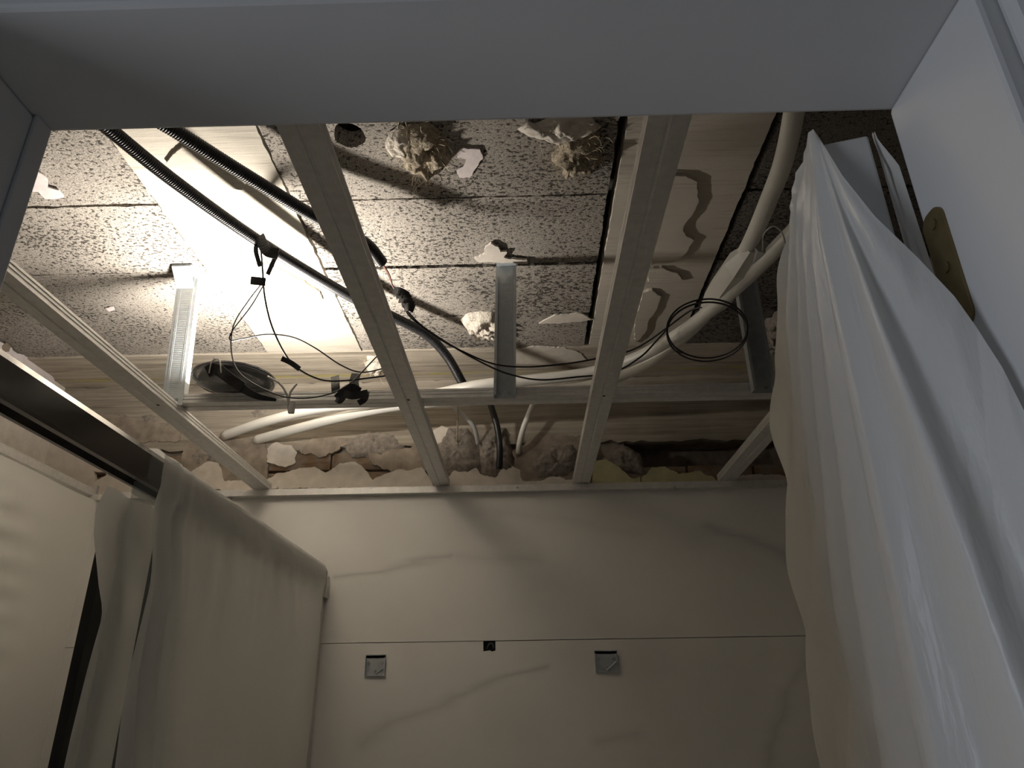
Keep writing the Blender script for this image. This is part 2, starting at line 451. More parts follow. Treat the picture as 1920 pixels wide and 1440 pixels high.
# thin raised skims and plaster smears left on the soffit
def zpoly(px): return [PZ(x, y, S - .002) for x, y in px]
sk = [('concrete', .010, [(1235, 322), (1285, 325), (1306, 336), (1309, 372), (1296, 400), (1281, 418), (1284, 438), (1300, 446), (1288, 468), (1268, 486), (1220, 492), (1225, 400)]),
      ('concrete', .010, [(1215, 500), (1240, 498), (1268, 508), (1280, 520), (1262, 525), (1240, 520), (1215, 524)]),
      ('concrete', .009, [(1205, 545), (1222, 540), (1240, 552), (1228, 580), (1215, 600), (1212, 620), (1190, 640), (1190, 600)]),
      ('pink_plaster', .004, [(45, 330), (70, 320), (88, 335), (90, 350), (112, 355), (120, 368), (85, 371), (72, 357), (45, 357)]),
      ('pink_plaster', .004, [(858, 285), (870, 276), (900, 278), (905, 295), (895, 312), (880, 330), (862, 331), (858, 318), (872, 305), (875, 297), (858, 294)]),
      ('plaster', .007, [(890, 482), (908, 472), (910, 460), (922, 452), (932, 460), (938, 470), (950, 468), (945, 480), (988, 484), (990, 491), (900, 488)]),
      ('plaster', .005, [(960, 655), (1000, 648), (1060, 650), (1090, 660), (1100, 675), (1040, 682), (960, 680)]),
      ('plaster', .005, [(1010, 605), (1040, 588), (1090, 586), (1112, 598), (1060, 604)]),
      ('concrete', .008, [(312, 303), (322, 288), (345, 270), (420, 300), (470, 330), (455, 352), (400, 345), (340, 312)]),
      ('pink_plaster', .003, [(200, 578), (212, 574), (216, 580), (205, 583)]),
      ('concrete', .008, [(440, 500), (500, 490), (560, 520), (600, 545), (606, 560), (560, 560), (470, 540)])]
for i, (m_, th, px) in enumerate(sk):
    patch(zpoly(px), dn, th, m_, ceil, 'plaster_patch' if 'plaster' in m_ else 'skim_patch', 5.0 + i, .004)

# ------------------------------------------------------------------ far wall above the grid: bricks, plaster, mortar
k = 0
for r_, z0 in enumerate((.765, .845)):
    x = XL + (.0 if r_ % 2 == 0 else -.125)
    while x < XR:
        xa, xb = max(x, XL), min(x + .242, XR)
        if xb - xa > .03 and not (r_ == 1 and xb > .42 and xa < .98):
            off = .012 + rnd.uniform(-.006, .006)
            obj('brick', MB().box((xa, D + off, z0), (xb, D + .05, z0 + .070)), 'brick', wf, bevel=.003)
        x += .252
pts = ragged([(XL, D + .03, .935), (XR, D + .03, .935), (XR, D + .03, S - .004), (XL, D + .03, S - .004)], .03, .010, (0, -1, 0), 3.3)
obj('beam_face', MB().plate(pts, (0, -1, 0), .028), 'board', wf)
bk = (0, -1, 0)
def ypoly(px, Y=D + .012): return [PY(x, y, Y) for x, y in px]
pl = [('plaster', .02, [(345, 922), (350, 892), (372, 880), (395, 868), (412, 872), (420, 887), (424, 905), (480, 903), (480, 922)]),
      ('plaster', .016, [(497, 846), (520, 832), (548, 838), (560, 850), (556, 870), (535, 880), (505, 868)]),
      ('plaster', .018, [(495, 918), (505, 900), (525, 890), (560, 880), (592, 878), (612, 889), (640, 870), (668, 868), (690, 886), (700, 901), (740, 885), (790, 880), (812, 900), (815, 918)]),
      ('plaster', .018, [(836, 915), (842, 900), (855, 882), (885, 872), (896, 880), (902, 893), (930, 898), (940, 882), (958, 876), (975, 884), (980, 904), (1020, 902), (1040, 892), (1060, 902), (1085, 902), (1085, 914)]),
      ('yellow_plaster', .018, [(1108, 912), (1114, 868), (1135, 862), (1158, 878), (1182, 898), (1200, 896), (1200, 912)]),
      ('yellow_plaster', .018, [(1202, 912), (1202, 896), (1222, 880), (1245, 878), (1270, 892), (1310, 886), (1335, 898), (1345, 911)]),
      ('plaster', .014, [(1365, 911), (1380, 896), (1420, 890), (1470, 893), (1520, 890), (1520, 911)]),
      ('plaster', .016, [(806, 812), (828, 800), (842, 806), (846, 820), (838, 832), (825, 836), (812, 826)]),
      ('pink_plaster', .012, [(470, 868), (490, 862), (500, 880), (488, 892), (474, 884)])]
for i, (m_, th, px) in enumerate(pl): patch(ypoly(px), bk, th, m_, wf, 'plaster_patch', 21.0 + i, .005)
hole = ragged(ypoly([(180, 886), (205, 886), (204, 895), (182, 905)]), .006, .005, bk, 4.0)
big = ragged([(XL, D + .012, .745), (XL, D + .012, 1.17), (-1.78, D + .012, 1.12), (-1.72, D + .012, 1.04), (-1.60, D + .012, .97), (-1.50, D + .012, .88), (-1.42, D + .012, .82), (-1.36, D + .012, .745)], .01, .006, bk, 9.0)
obj('plaster_patch', MB().plate(big, bk, .016, [hole]), 'plaster', wf)
ml = [(.035, [(812, 838), (838, 800), (880, 800), (898, 830), (904, 880), (880, 896), (838, 890), (818, 866)]),
      (.05, [(898, 822), (918, 802), (948, 800), (958, 832), (962, 880), (935, 894), (902, 888)]),
      (.04, [(985, 880), (1010, 850), (1035, 832), (1078, 832), (1100, 868), (1068, 900), (1000, 904)]),
      (.02, [(338, 872), (352, 836), (402, 828), (470, 848), (482, 868), (420, 882), (372, 878)]),
      (.012, [(262, 780), (285, 776), (302, 788), (290, 796), (270, 792)]), (.012, [(215, 778), (232, 776), (246, 782), (230, 786)]),
      (.016, [(470, 776), (490, 764), (506, 768), (496, 780), (478, 784)]),
      (.03, [(1130, 860), (1170, 835), (1200, 850), (1210, 890), (1160, 880)]), 
      (.022, [(640, 830), (690, 806), (740, 812), (760, 840), (720, 860), (660, 858)])]
for i, (m_, th, px) in enumerate([('old_wall', .017, [(335, 905), (350, 835), (420, 812), (500, 830), (505, 905)]), ('old_wall', .016, [(690, 850), (760, 845), (800, 830), (812, 882), (740, 890), (700, 872)]),
        ('old_wall', .015, [(150, 770), (260, 790), (345, 800), (340, 830), (250, 830), (170, 800)]), ('old_wall', .017, [(960, 850), (1010, 815), (1100, 820), (1120, 880), (1090, 905), (970, 905)]),
        ('old_wall', .015, [(560, 850), (590, 822), (660, 826), (640, 846), (600, 858)])]):
    patch(ypoly(px), bk, th, m_, wf, 'mortar_patch', 81.0 + i, .008)
for i, (th, px) in enumerate(ml): lump(ypoly(px, D + .008), bk, th * .7, 'mortar', wf, 'mortar_lump', 31.0 + i)
# white plaster left on the left wall, under the soffit
lw = [PX(x, y, XL) for x, y in [(-60, 600), (-10, 640), (12, 650), (22, 664), (50, 662), (68, 672), (74, 692), (88, 700), (96, 720), (60, 760), (-60, 700)]]
patch(lw, (1, 0, 0), .016, 'pink_plaster', wl, 'plaster_patch', 61.0, .006)
patch([PX(x, y, XL + .017) for x, y in [(4, 648), (12, 641), (20, 650), (16, 660), (5, 659)]], (1, 0, 0), .002, 'brick', wl, 'brick_chip', 62.0, .003)

# tile cladding below the grid
def tile(name, x0, x1, z0, z1, holes=()):
    Y = D
    return obj(name, MB().plate([(x0, Y, z0), (x1, Y, z0), (x1, Y, z1), (x0, Y, z1)], bk, .012, holes), 'marble', wf)
zj = PY(900, 1202, D - .012).z
tile('tile', -1.645, XR, zj + .0012, .735)
ha = PY(906, 1204, D - .012); hb = PY(929, 1221, D - .012)
hx0, hx1, hz0 = ha.x, hb.x, hb.z
# lower slab has a square cut-out at its top edge
lowp = [(-1.645, D, zj - .6), (XR, D, zj - .6), (XR, D, zj - .0012), (hx1, D, zj - .0012), (hx1, D, hz0 + .002), (hx1 - .012, D, hz0 - .001), (hx1 - .02, D, hz0 + .003), (hx0, D, hz0), (hx0, D, zj - .0012), (-1.645, D, zj - .0012)]
obj('tile', MB().plate(lowp, bk, .012), 'marble', wf)
tile('tile', -1.645, XR, FL, zj - .602)
box_ = MB().box((hx0 - .004, D + .026, hz0 - .01), (hx1 + .004, D + .0298, zj + .004)); obj('junction_box', box_, 'black_plastic', wf)
cab = obj('cable_end', MB().tube(spline([(hx0 + .01, D + .02, hz0 + .01), (hx0 + .02, D + .004, zj - .008), (hx1 - .012, D + .004, zj - .008), (hx1 - .008, D + .02, hz0 + .012)], 6), .0022, 6), 'pvc_grey', wf, smooth=True)

# ------------------------------------------------------------------ metal grid
def csec(wd, h, t=.0009, lip=.007, groove=True, ribs=True):
    a_ = wd / 2; L = [(-a_ + lip, h), (-a_, h)]
    if ribs: L += [(-a_, h * .78), (-a_ + .0016, h * .72), (-a_ + .0016, h * .62), (-a_, h * .56), (-a_, h * .44), (-a_ + .0016, h * .38), (-a_ + .0016, h * .28), (-a_, h * .22)]
    L += [(-a_, 0)]
    if groove: L += [(-.0035, 0), (-.0015, .0022), (.0015, .0022), (.0035, 0)]
    L += [(-u, v) for u, v in reversed(L[:len(L) - (4 if groove else 0)])]
    n = len(L); inner = []
    for i, (u, v) in enumerate(L):
        p0, p1 = L[max(i - 1, 0)], L[min(i + 1, n - 1)]
        dx, dy = p1[0] - p0[0], p1[1] - p0[1]; q = math.hypot(dx, dy) or 1
        inner.append((u - dy / q * t * -1 * -1, v + dx / q * t))
    return L + inner[::-1]
SEC = csec(.062, .027)
def profile(name, x, y0, y1, label):
    t = thing(name, (x, (y0 + y1) / 2, G), label, 'metal profile', 'long runners of the ceiling grid')
    obj('channel', MB().section(SEC, (x, y0, G), (x, y1, G)), 'steel', t)
    for yy in (1.80,):
        obj('screw', MB().tube([(x + .004, yy, G + .0004), (x + .004, yy, G - .0012)], .004, 8), 'dark_gasket', t)
    return t
profile('ceiling_runner', -.997, .66, D - .014, 'steel ceiling runner nearest the glossy shower rail')
profile('ceiling_runner', -.312, .58, D - .014, 'steel ceiling runner crossing in front of the bright patch of concrete')
profile('ceiling_runner', .219, .58, D - .014, 'steel ceiling runner to the right of the middle hanger')
profile('ceiling_runner', .768, 1.40, D - .014, 'short dark steel runner beside the film covered door')
tb = thing('cross_channel', (.04, 1.885, G + .027), 'horizontal steel channel lying across the runners and carrying the hangers', 'metal profile')
obj('channel', MB().section(SEC, (-1.02, 1.885, G + .0275), (XR - .02, 1.885, G + .0275)), 'steel', tb)
# wall tracks
def track_sec(): return [(0, 0), (.028, 0), (.028, .001), (.001, .001), (.001, .030), (.028, .030), (.028, .031), (0, .031)]
tt = thing('perimeter_track', (-.2, D - .02, G - .026), 'thin steel wall track along the top of the far tiled wall', 'metal track')
m_ = MB()
m_.box((-1.6, D - .040, G - .0265), (XR, D - .012, G - .0255)); m_.box((-1.6, D - .040, G - .0255), (XR, D - .0392, G - .002)); m_.box((-1.6, D - .0125, G - .0255), (XR, D - .012, G + .002))
obj('channel', m_, 'steel', tt)
for px in (695, 970, 1265, 520):
    q = PY(px, 912, D - .042)
    obj('screw', MB().tube([(q.x, D - .0392, q.z - .004), (q.x, D - .0415, q.z - .004)], .0045, 8), 'screw_steel', tt)
tl_ = thing('perimeter_track', (-1.63, 1.6, G - .03), 'steel wall track beneath the glossy rail, running along the left shower wall', 'metal track')
m_ = MB(); m_.box((-1.645, .6, G - .028), (-1.61, 2.60, G - .027)); m_.box((-1.611, .6, G - .027), (-1.610, 2.60, G)); m_.box((-1.645, .6, G - .027), (-1.644, 2.60, G))
obj('channel', m_, 'steel', tl_)
obj('end_bracket', MB().box((-1.625, 2.595, G - .045), (-1.585, 2.64, G - .02)), 'clear_plastic', tl_, bevel=.004)
obj('screw', MB().tube([(-1.60, 2.60, G - .02), (-1.60, 2.60, G + .012)], .004, 8), 'screw_steel', tl_)
# hangers
def hanger(x, fwd, ztop, label, lean=0.0, mat='steel_blue'):
    y = 1.852; zb = G + .020
    t = thing('ceiling_hanger', (x, y, zb), label, 'hanger', 'steel hangers between soffit and cross channel')
    a_ = .030; s_ = -1 if fwd else 1; tk = .0012; L = lean
    web = MB()
    def bx(mb, x0, x1, y0, y1, z0, z1):
        vs = []
        for zz in (z0, z1):
            o_ = L * (zz - zb)
            vs += [(x + x0 + o_, y0, zz), (x + x1 + o_, y0, zz), (x + x1 + o_, y1, zz), (x + x0 + o_, y1, zz)]
        mb.add(vs, [(0, 3, 2, 1), (4, 5, 6, 7), (0, 1, 5, 4), (1, 2, 6, 5), (2, 3, 7, 6), (3, 0, 4, 7)])
    yw = y - tk if not fwd else y - tk
    bx(web, -a_, a_, yw, yw + tk, zb, ztop)
    wb = obj('web', web, mat, t)
    zf = G + .0275 + .0275 if not fwd else zb
    for sx in (-1, 1):
        f_ = MB()
        bx(f_, sx * a_ - tk / 2, sx * a_ + tk / 2, min(yw, yw + s_ * .027), max(yw, yw + s_ * .027), zf, ztop - (.03 if fwd else 0))
        bx(f_, sx * a_ - (.007 if sx > 0 else 0), sx * a_ + (0 if sx > 0 else .007), yw + s_ * .027 - tk / 2, yw + s_ * .027 + tk / 2, zf, ztop - (.03 if fwd else 0))
        obj('flange', f_, mat, t)
    rb = MB()
    zz = zb + .03
    while zz < ztop - .06:
        bx(rb, -.012, .012, yw - .0006, yw + .0002, zz, zz + .0025); zz += .006
    for u in (-.02, -.016, .016, .02): bx(rb, u - .0009, u + .0009, yw - .0008, yw + .0002, zb + .02, ztop)
    obj('knurling', rb, mat, wb)
    ft = MB(); bx(ft, -a_, a_, yw - .045 if not fwd else yw - .045, yw + tk, ztop - .0015, ztop)
    obj('foot', ft, mat, t)
    bt = MB(); xo = x + L * (ztop - zb)
    bt.add([(xo - .026, yw, ztop - .055), (xo + .026, yw, ztop - .055), (xo + .028, yw - .045, ztop - .004), (xo - .030, yw - .045, ztop - .004),
            (xo - .026, yw - .0012, ztop - .056), (xo + .026, yw - .0012, ztop - .056), (xo + .028, yw - .046, ztop - .006), (xo - .030, yw - .046, ztop - .006)],
           [(0, 1, 2, 3), (7, 6, 5, 4), (0, 4, 5, 1), (1, 5, 6, 2), (2, 6, 7, 3), (3, 7, 4, 0)])
    if not fwd: obj('bent_tab', bt, mat, t)
    for u in (-.014, .012):
        obj('screw', MB().tube([(x + u, yw, zb + .016), (x + u, yw - .003, zb + .016)], .0045, 10), 'screw_steel', t)
    return t
hanger(-.983, False, S - .003, 'brightly lit steel hanger at the lamp end of the cross channel', -.06)
hanger(-.047, True, S - .003, 'grey steel hanger in the middle between two runners', .02)
hanger(.668, True, S - .003, 'black shaded steel hanger behind the white pipes', .0)

# ------------------------------------------------------------------ lamp lying on the cross channel, shining up at the soffit
lc = Vector((-.80, 1.815, G + .0275 + .029))
lp = thing('work_lamp', lc, 'round dark lamp lying on the cross channel, shining up at the concrete', 'lamp')
def disc_prof(prof, n=40):
    vs = [lc + Vector((r * math.cos(2 * math.pi * k / n), r * math.sin(2 * math.pi * k / n), h)) for r, h in prof for k in range(n)]
    fs = [(i * n + k, i * n + (k + 1) % n, (i + 1) * n + (k + 1) % n, (i + 1) * n + k) for i in range(len(prof) - 1) for k in range(n)]
    fs += [tuple(range(n)), tuple((len(prof) - 1) * n + k for k in range(n))]
    return MB().add(vs, fs)
obj('housing', disc_prof([(.070, 0), (.095, .004), (.108, .012), (.110, .022), (.104, .026), (.09, .024)]), 'lamp_housing', lp, smooth=True)
obj('rim', disc_prof([(.106, .0215), (.1115, .0225), (.1115, .0265), (.106, .027)]), 'lamp_rim', lp)
obj('shade_ring', disc_prof([(.100, .026), (.104, .031), (.101, .031), (.097, .027)]), 'lamp_rim', lp)  # added shade ring, unseen from below, put in to cut sideways lamp spill
obj('diffuser', disc_prof([(.070, .0270), (.068, .0285), (.05, .029)]), 'led', lp)
ld = bpy.data.lights.new('lamp_light', 'AREA'); ld.shape = 'DISK'; ld.size = .08; ld.energy = LAMP_W; ld.color = (1.0, .93, .83)
lo_ = bpy.data.objects.new('lamp_light', ld); C.objects.link(lo_); lo_.parent = lp; lo_.location = (0, .030, .034); lo_.rotation_euler = (math.pi, 0, 0)
def strip(name, pts, wd, mat, parent, nrm=(0, -.9, -.4), th=.0012):
    pts = spline(pts, 6); nrm = Vector(nrm).normalized(); m = MB(); vs = []
    for i, p in enumerate(pts):
        t = (pts[min(i + 1, len(pts) - 1)] - pts[max(i - 1, 0)]).normalized(); s_ = t.cross(nrm).normalized()
        w_ = wd(i / (len(pts) - 1)) if callable(wd) else wd
        vs += [p - s_ * w_ / 2, p + s_ * w_ / 2, p + s_ * w_ / 2 + nrm * th, p - s_ * w_ / 2 + nrm * th]
    fs = [(4 * i + k, 4 * i + (k + 1) % 4, 4 * i + 4 + (k + 1) % 4, 4 * i + 4 + k) for i in range(len(pts) - 1) for k in range(4)]
    fs += [(3, 2, 1, 0), tuple(4 * (len(pts) - 1) + k for k in range(4))]
    return obj(name, m.add(vs, fs), mat, parent)
strip('tape', [PY(388, 698, 1.705), PY(405, 692, 1.70), PY(440, 718, 1.70), PY(480, 742, 1.71), PY(518, 750, 1.73)], lambda t: .030 * (1 - .75 * t ** 2), 'black_tape', lp)
strip('tape', [PY(398, 678, 1.75), PY(410, 690, 1.70), PY(425, 704, 1.69), PY(455, 726, 1.70)], .026, 'black_tape', lp)
obj('clip', MB().tube(spline([PY(392, 700, 1.70), PY(398, 677, 1.69), PY(411, 675, 1.69), PY(415, 700, 1.69)], 6), .002, 6), 'clear_plastic', lp, smooth=True)
obj('lead', MB().tube(spline([PY(502, 706, 1.69), PY(525, 720, 1.69), PY(538, 742, 1.70), PY(541, 770, 1.71)], 8), .003, 6), 'clear_plastic', lp, smooth=True)
obj('lead', MB().tube(spline([PY(556, 720, 1.70), PY(545, 735, 1.70), PY(541, 755, 1.71), PY(543, 775, 1.71)], 8), .003, 6), 'clear_plastic', lp, smooth=True)
q = PY(547, 763, 1.71)
obj('connector', MB().box(q + Vector((-.008, -.006, -.018)), q + Vector((.008, .006, .016))), 'clear_plastic', lp, bevel=.003)

# ------------------------------------------------------------------ corrugated conduits
def conduit(px, r, label, mat='black_plastic', z=None):
    path = resample(spline([PZ(x, y, h) for x, y, h in px], 16), .0014)
    return tag(obj('corrugated_conduit', MB().tube(path, r, 14, rib=.90), mat, smooth=True), label, 'conduit')
conduit([(110, 165, 1.13), (200, 238, 1.13), (330, 342, 1.135), (490, 455, 1.14), (650, 552, 1.15), (745, 598, 1.15), (800, 628, 1.14), (838, 668, 1.10), (868, 720, 1.03)], .0165, 'long black corrugated conduit hanging across the brightest part of the soffit')
c2 = thing('corrugated_conduit', PZ(500, 350, 1.13), 'black corrugated conduit with a cut end where two bare wires stick out', 'conduit')
path = resample(spline([PZ(x, y, h) for x, y, h in [(230, 190, 1.14), (320, 240, 1.14), (440, 315, 1.14), (580, 400, 1.135), (680, 452, 1.12), (718, 494, 1.10)]], 16), .0014)
obj('tube', MB().tube(path, .0165, 14, rib=.90), 'black_plastic', c2, smooth=True)
obj('wire', MB().tube(spline([PZ(712, 490, 1.10), PZ(724, 508, 1.09), PZ(733, 528, 1.07), PZ(744, 552, 1.04)], 6), .0022, 6), 'tan_cable', c2, smooth=True)
obj('wire', MB().tube(spline([PZ(716, 492, 1.10), PZ(730, 515, 1.08), PZ(736, 535, 1.06), PZ(748, 555, 1.04)], 6), .0022, 6), 'red_cable', c2, smooth=True)

# ------------------------------------------------------------------ white pipes in the void
def pipe(name, px, r, label, mat='pvc', n=16):
    return tag(obj(name, MB().tube(spline([PZ(x, y, h) for x, y, h in px], 10), r, n), mat, smooth=True), label, 'pipe')
pipe('water_pipe', [(420, 817, .985), (500, 790, .985), (600, 766, .98), (690, 756, .975), (800, 742, .965), (900, 722, .955), (1000, 712, .95), (1110, 698, .945), (1200, 668, .94), (1290, 615, .935), (1370, 548, .93), (1430, 492, .93), (1510, 412, .93), (1620, 310, .93)], .0185,
     'white pipe bending from the far wall up to behind the film covered door')
pb = thing('drain_pipe', PZ(1380, 500, .96), 'white pipe with an angular branch fitting rising past the door head', 'pipe')
B = [(480, 825, .97), (560, 803, .97), (640, 782, .97), (740, 762, .97), (880, 748, .965), (1000, 738, .97), (1110, 722, .975), (1200, 688, .98), (1270, 640, .98), (1330, 582, .975), (1375, 510, .97), (1408, 452, .96), (1440, 378, .955), (1468, 305, .95), (1488, 215, .95), (1500, 120, .95)]
obj('tube', MB().tube(spline([PZ(*q) for q in B], 10), .0185, 16), 'pvc', pb, smooth=True)
# branch fitting: flat-sided tapered sleeve
f0, f1, f2 = PZ(1412, 462, .955), PZ(1378, 512, .955), PZ(1325, 585, .96)
obj('branch_fitting', MB().tube([f0, f0.lerp(f1, .25), f0.lerp(f1, .7), f1.lerp(f2, .5), f2], lambda t: (.020, .024, .040, .040, .022)[min(4, int(t * 4.001))], 6), 'pvc', pb)
obj('socket', MB().tube([PZ(1420, 492, .94), PZ(1430, 462, .945)], .018, 8), 'pvc_grey', pb)
obj('tie_wire', MB().tube(spline([PZ(1430, 470, .93), PZ(1432, 440, .92), PZ(1450, 424, .915), PZ(1466, 436, .915), PZ(1472, 455, .91)], 8), .0016, 6), 'clear_plastic', pb, smooth=True)
def ypipe(name, px, r, label, mat, cat='conduit'):
    return tag(obj(name, MB().tube(spline([PY(x, y, h) for x, y, h in px], 8), r, 12), mat, smooth=True), label, cat)
ypipe('wall_conduit', [(828, 735, 2.56), (845, 756, 2.57), (868, 778, 2.59), (888, 800, 2.61), (897, 832, 2.66)], .0085, 'short grey conduit curving down into the mortar under the cross channel', 'pvc_grey')
ypipe('wall_conduit', [(912, 735, 2.56), (922, 765, 2.57), (932, 800, 2.59), (937, 838, 2.60), (936, 880, 2.62)], .0125, 'dark conduit going straight into the mortar lump on the far wall', 'black_plastic')
ypipe('wall_conduit', [(1012, 730, 2.58), (1000, 756, 2.58), (984, 795, 2.60), (975, 825, 2.62), (971, 850, 2.67)], .0105, 'short white conduit standing right of the mortar lump', 'pvc')
ypipe('wooden_stick', [(859, 742, 2.55), (858, 780, 2.58), (857, 828, 2.655)], .003, 'thin pale stick standing beside the short grey conduit', 'tow', 'stick')

# ------------------------------------------------------------------ cables
def cable(px, label, r=.0021, mat='black_cable', extra=()):
    global last_cable
    t = last_cable = thing('cable', PY(*px[0]), label, 'cable')
    obj('lead', MB().tube(spline([PY(*q) for q in px], 10), r, 6), mat, t, smooth=True)
    for nm, pts, wd, mt in extra: strip(nm, [PY(*q) for q in pts], wd, mt, t)
    return t
cable([(488, 452, 1.60), (492, 500, 1.62), (497, 560, 1.66), (513, 620, 1.70), (545, 678, 1.73), (590, 708, 1.75), (640, 714, 1.76), (745, 702, 1.79)],
      'dark cable hanging from the taped conduit with a small tape flag', .0026, extra=[
          ('tape', [(470, 526, 1.62), (482, 527, 1.62), (498, 529, 1.625)], .022, 'black_tape'),
          ('tape', [(484, 446, 1.585), (480, 470, 1.59), (488, 500, 1.61)], .012, 'black_tape'),
          ('tape', [(520, 474, 1.585), (512, 492, 1.60), (502, 515, 1.62)], .012, 'black_tape'),
          ('tape', [(486, 442, 1.56), (500, 470, 1.56), (522, 476, 1.56)], .028, 'black_tape'),
          ('tape', [(528, 672, 1.72), (545, 680, 1.725), (562, 692, 1.73)], .014, 'black_tape')])
cable([(494, 535, 1.64), (470, 575, 1.66), (436, 620, 1.69), (432, 638, 1.70), (455, 635, 1.70), (500, 627, 1.70), (548, 632, 1.71), (590, 652, 1.72), (640, 685, 1.74), (680, 698, 1.76), (730, 688, 1.78)],
      'thin dark cable making a narrow loop left of the glare', .0019)
cable([(496, 525, 1.63), (465, 565, 1.66), (438, 610, 1.69), (434, 660, 1.70), (450, 700, 1.69), (500, 732, 1.68), (548, 746, 1.68), (605, 742, 1.69), (655, 720, 1.70), (705, 670, 1.73), (740, 640, 1.75)],
      'thin dark cable sagging lowest in front of the cross channel', .0019)
cable([(752, 565, 1.66), (770, 595, 1.70), (815, 630, 1.74), (870, 660, 1.78), (925, 682, 1.79), (985, 688, 1.79), (1060, 682, 1.80), (1120, 672, 1.80), (1180, 658, 1.80), (1215, 640, 1.78), (1250, 615, 1.75), (1300, 580, 1.70), (1345, 575, 1.62)],
      'upper black cable past the middle hanger, ending in a coil on the pipes', .0025)
coil = []
for i in range(44):
    an = 2 * math.pi * i / 18 + 2.2; rr_ = 1 + .05 * math.sin(i * .7)
    coil.append((1326 + 72 * rr_ * math.cos(an), 616 + 58 * rr_ * math.sin(an) + (6 if i > 18 else 0), 1.42 + .0015 * i + .12 * max(0, math.sin(an))))
obj('coil', MB().tube(spline([PY(*q) for q in coil], 4), .0022, 6), 'black_cable', last_cable, smooth=True)
cable([(756, 575, 1.67), (790, 610, 1.72), (850, 650, 1.77), (900, 678, 1.79), (950, 700, 1.79), (1010, 712, 1.79), (1080, 707, 1.80), (1150, 698, 1.80), (1200, 670, 1.78), (1230, 640, 1.76), (1250, 618, 1.74)],
      'lower of the two black cables sagging past the middle hanger', .0025)
tk_ = thing('cable_joint', PY(762, 572, 1.66), 'black taped cable joint below the cut conduit end', 'tape')
for i in range(5):
    a0 = PY(738 + 5 * i, 545 + 8 * i, 1.655); a1 = PY(765 + 3 * i, 555 + 6 * i, 1.65)
    strip('tape', [a0, a0.lerp(a1, .5) + Vector((0, -.008, .004 * (i % 2))), a1], .022, 'black_tape', tk_, nrm=(.3 * (i % 3 - 1), -.9, -.3))
tj = thing('cable_joint', PY(650, 735, 1.72), 'black taped wire joint hanging on the cross channel', 'tape')
for pts, wd in [([(628, 705, 1.80), (629, 722, 1.79), (630, 735, 1.79)], .024), ([(668, 700, 1.79), (664, 718, 1.78), (668, 738, 1.78)], .026), ([(632, 748, 1.77), (655, 728, 1.76), (675, 735, 1.77)], .024),
                ([(645, 738, 1.76), (662, 742, 1.755), (690, 737, 1.76)], .020), ([(688, 734, 1.77), (684, 748, 1.765), (672, 756, 1.77)], .016), ([(630, 748, 1.77), (638, 752, 1.765), (648, 740, 1.77)], .014)]:
    strip('tape', [PY(*q) for q in pts], wd, 'black_tape', tj)

# ------------------------------------------------------------------ wads of plaster and tow from the old ceiling
def wad(px, py, rx, ry, drop, mat, label, seed, plane='z', nf=70):
    c = PZ(px, py, S - .003)
    t = thing('plaster_wad', c, label, 'plaster', 'old plaster and tow wads stuck to the soffit')
    R_ = random.Random(seed)
    pts = [c + Vector((rx * math.cos(q) * (1 + .35 * nz3((math.cos(q), math.sin(q), 0), 1.7, seed)), ry * math.sin(q) * (1 + .35 * nz3((math.cos(q), math.sin(q), 2), 1.7, seed)), 0)) for q in [-2 * math.pi * i / 16 for i in range(16)]]
    lump(pts, dn, drop, mat, t, 'lump', seed, .018, .8, 12)
    fb = MB()
    for i in range(nf):
        an = R_.uniform(0, 2 * math.pi); ra = R_.uniform(.2, 1.1)
        p = c + Vector((rx * ra * math.cos(an), ry * ra * math.sin(an), -drop * R_.uniform(.1, 1.0) * (1.15 - ra * .7)))
        d_ = Vector((math.cos(an) + R_.uniform(-1, 1), math.sin(an) + R_.uniform(-1, 1), R_.uniform(-.7, .3))).normalized()
        L = R_.uniform(.015, .05); k_ = [p]
        for s_ in range(4):
            d_ = (d_ + Vector((R_.uniform(-.5, .5), R_.uniform(-.5, .5), R_.uniform(-.5, .3)))).normalized(); nx = k_[-1] + d_ * L / 4
            nx.z = min(nx.z, S - .006); k_.append(nx)
        fb.tube(k_, .0006, 3, caps=False)
    o = obj('tow_fibres', fb, 'fibre', t, normals=False); o['kind'] = 'stuff'
wad(795, 285, .055, .095, .030, 'tow', 'brownish wad of plaster and tow next to the black hole', 13, nf=110)
wad(748, 265, .035, .05, .02, 'tow_white', 'pale crumbly plaster beside the brownish wad near the black hole', 8, nf=20)
wad(1078, 285, .055, .075, .032, 'tow', 'hairy tow wad near the dark gap at the door head', 4, nf=120)
wad(1050, 240, .085, .04, .022, 'plaster', 'thin cracked plaster spread behind the hairy tow wad', 9, nf=30)
wad(905, 608, .065, .10, .035, 'tow_white', 'creamy plaster wad lit from the side left of the middle hanger', 5, nf=40)
wad(705, 685, .035, .08, .03, 'tow_white', 'small creamy plaster wad half behind a runner', 6, nf=30)
wad(1465, 615, .075, .14, .05, 'mortar', 'dark crumbling mortar wad near the film covered door', 7, nf=20)

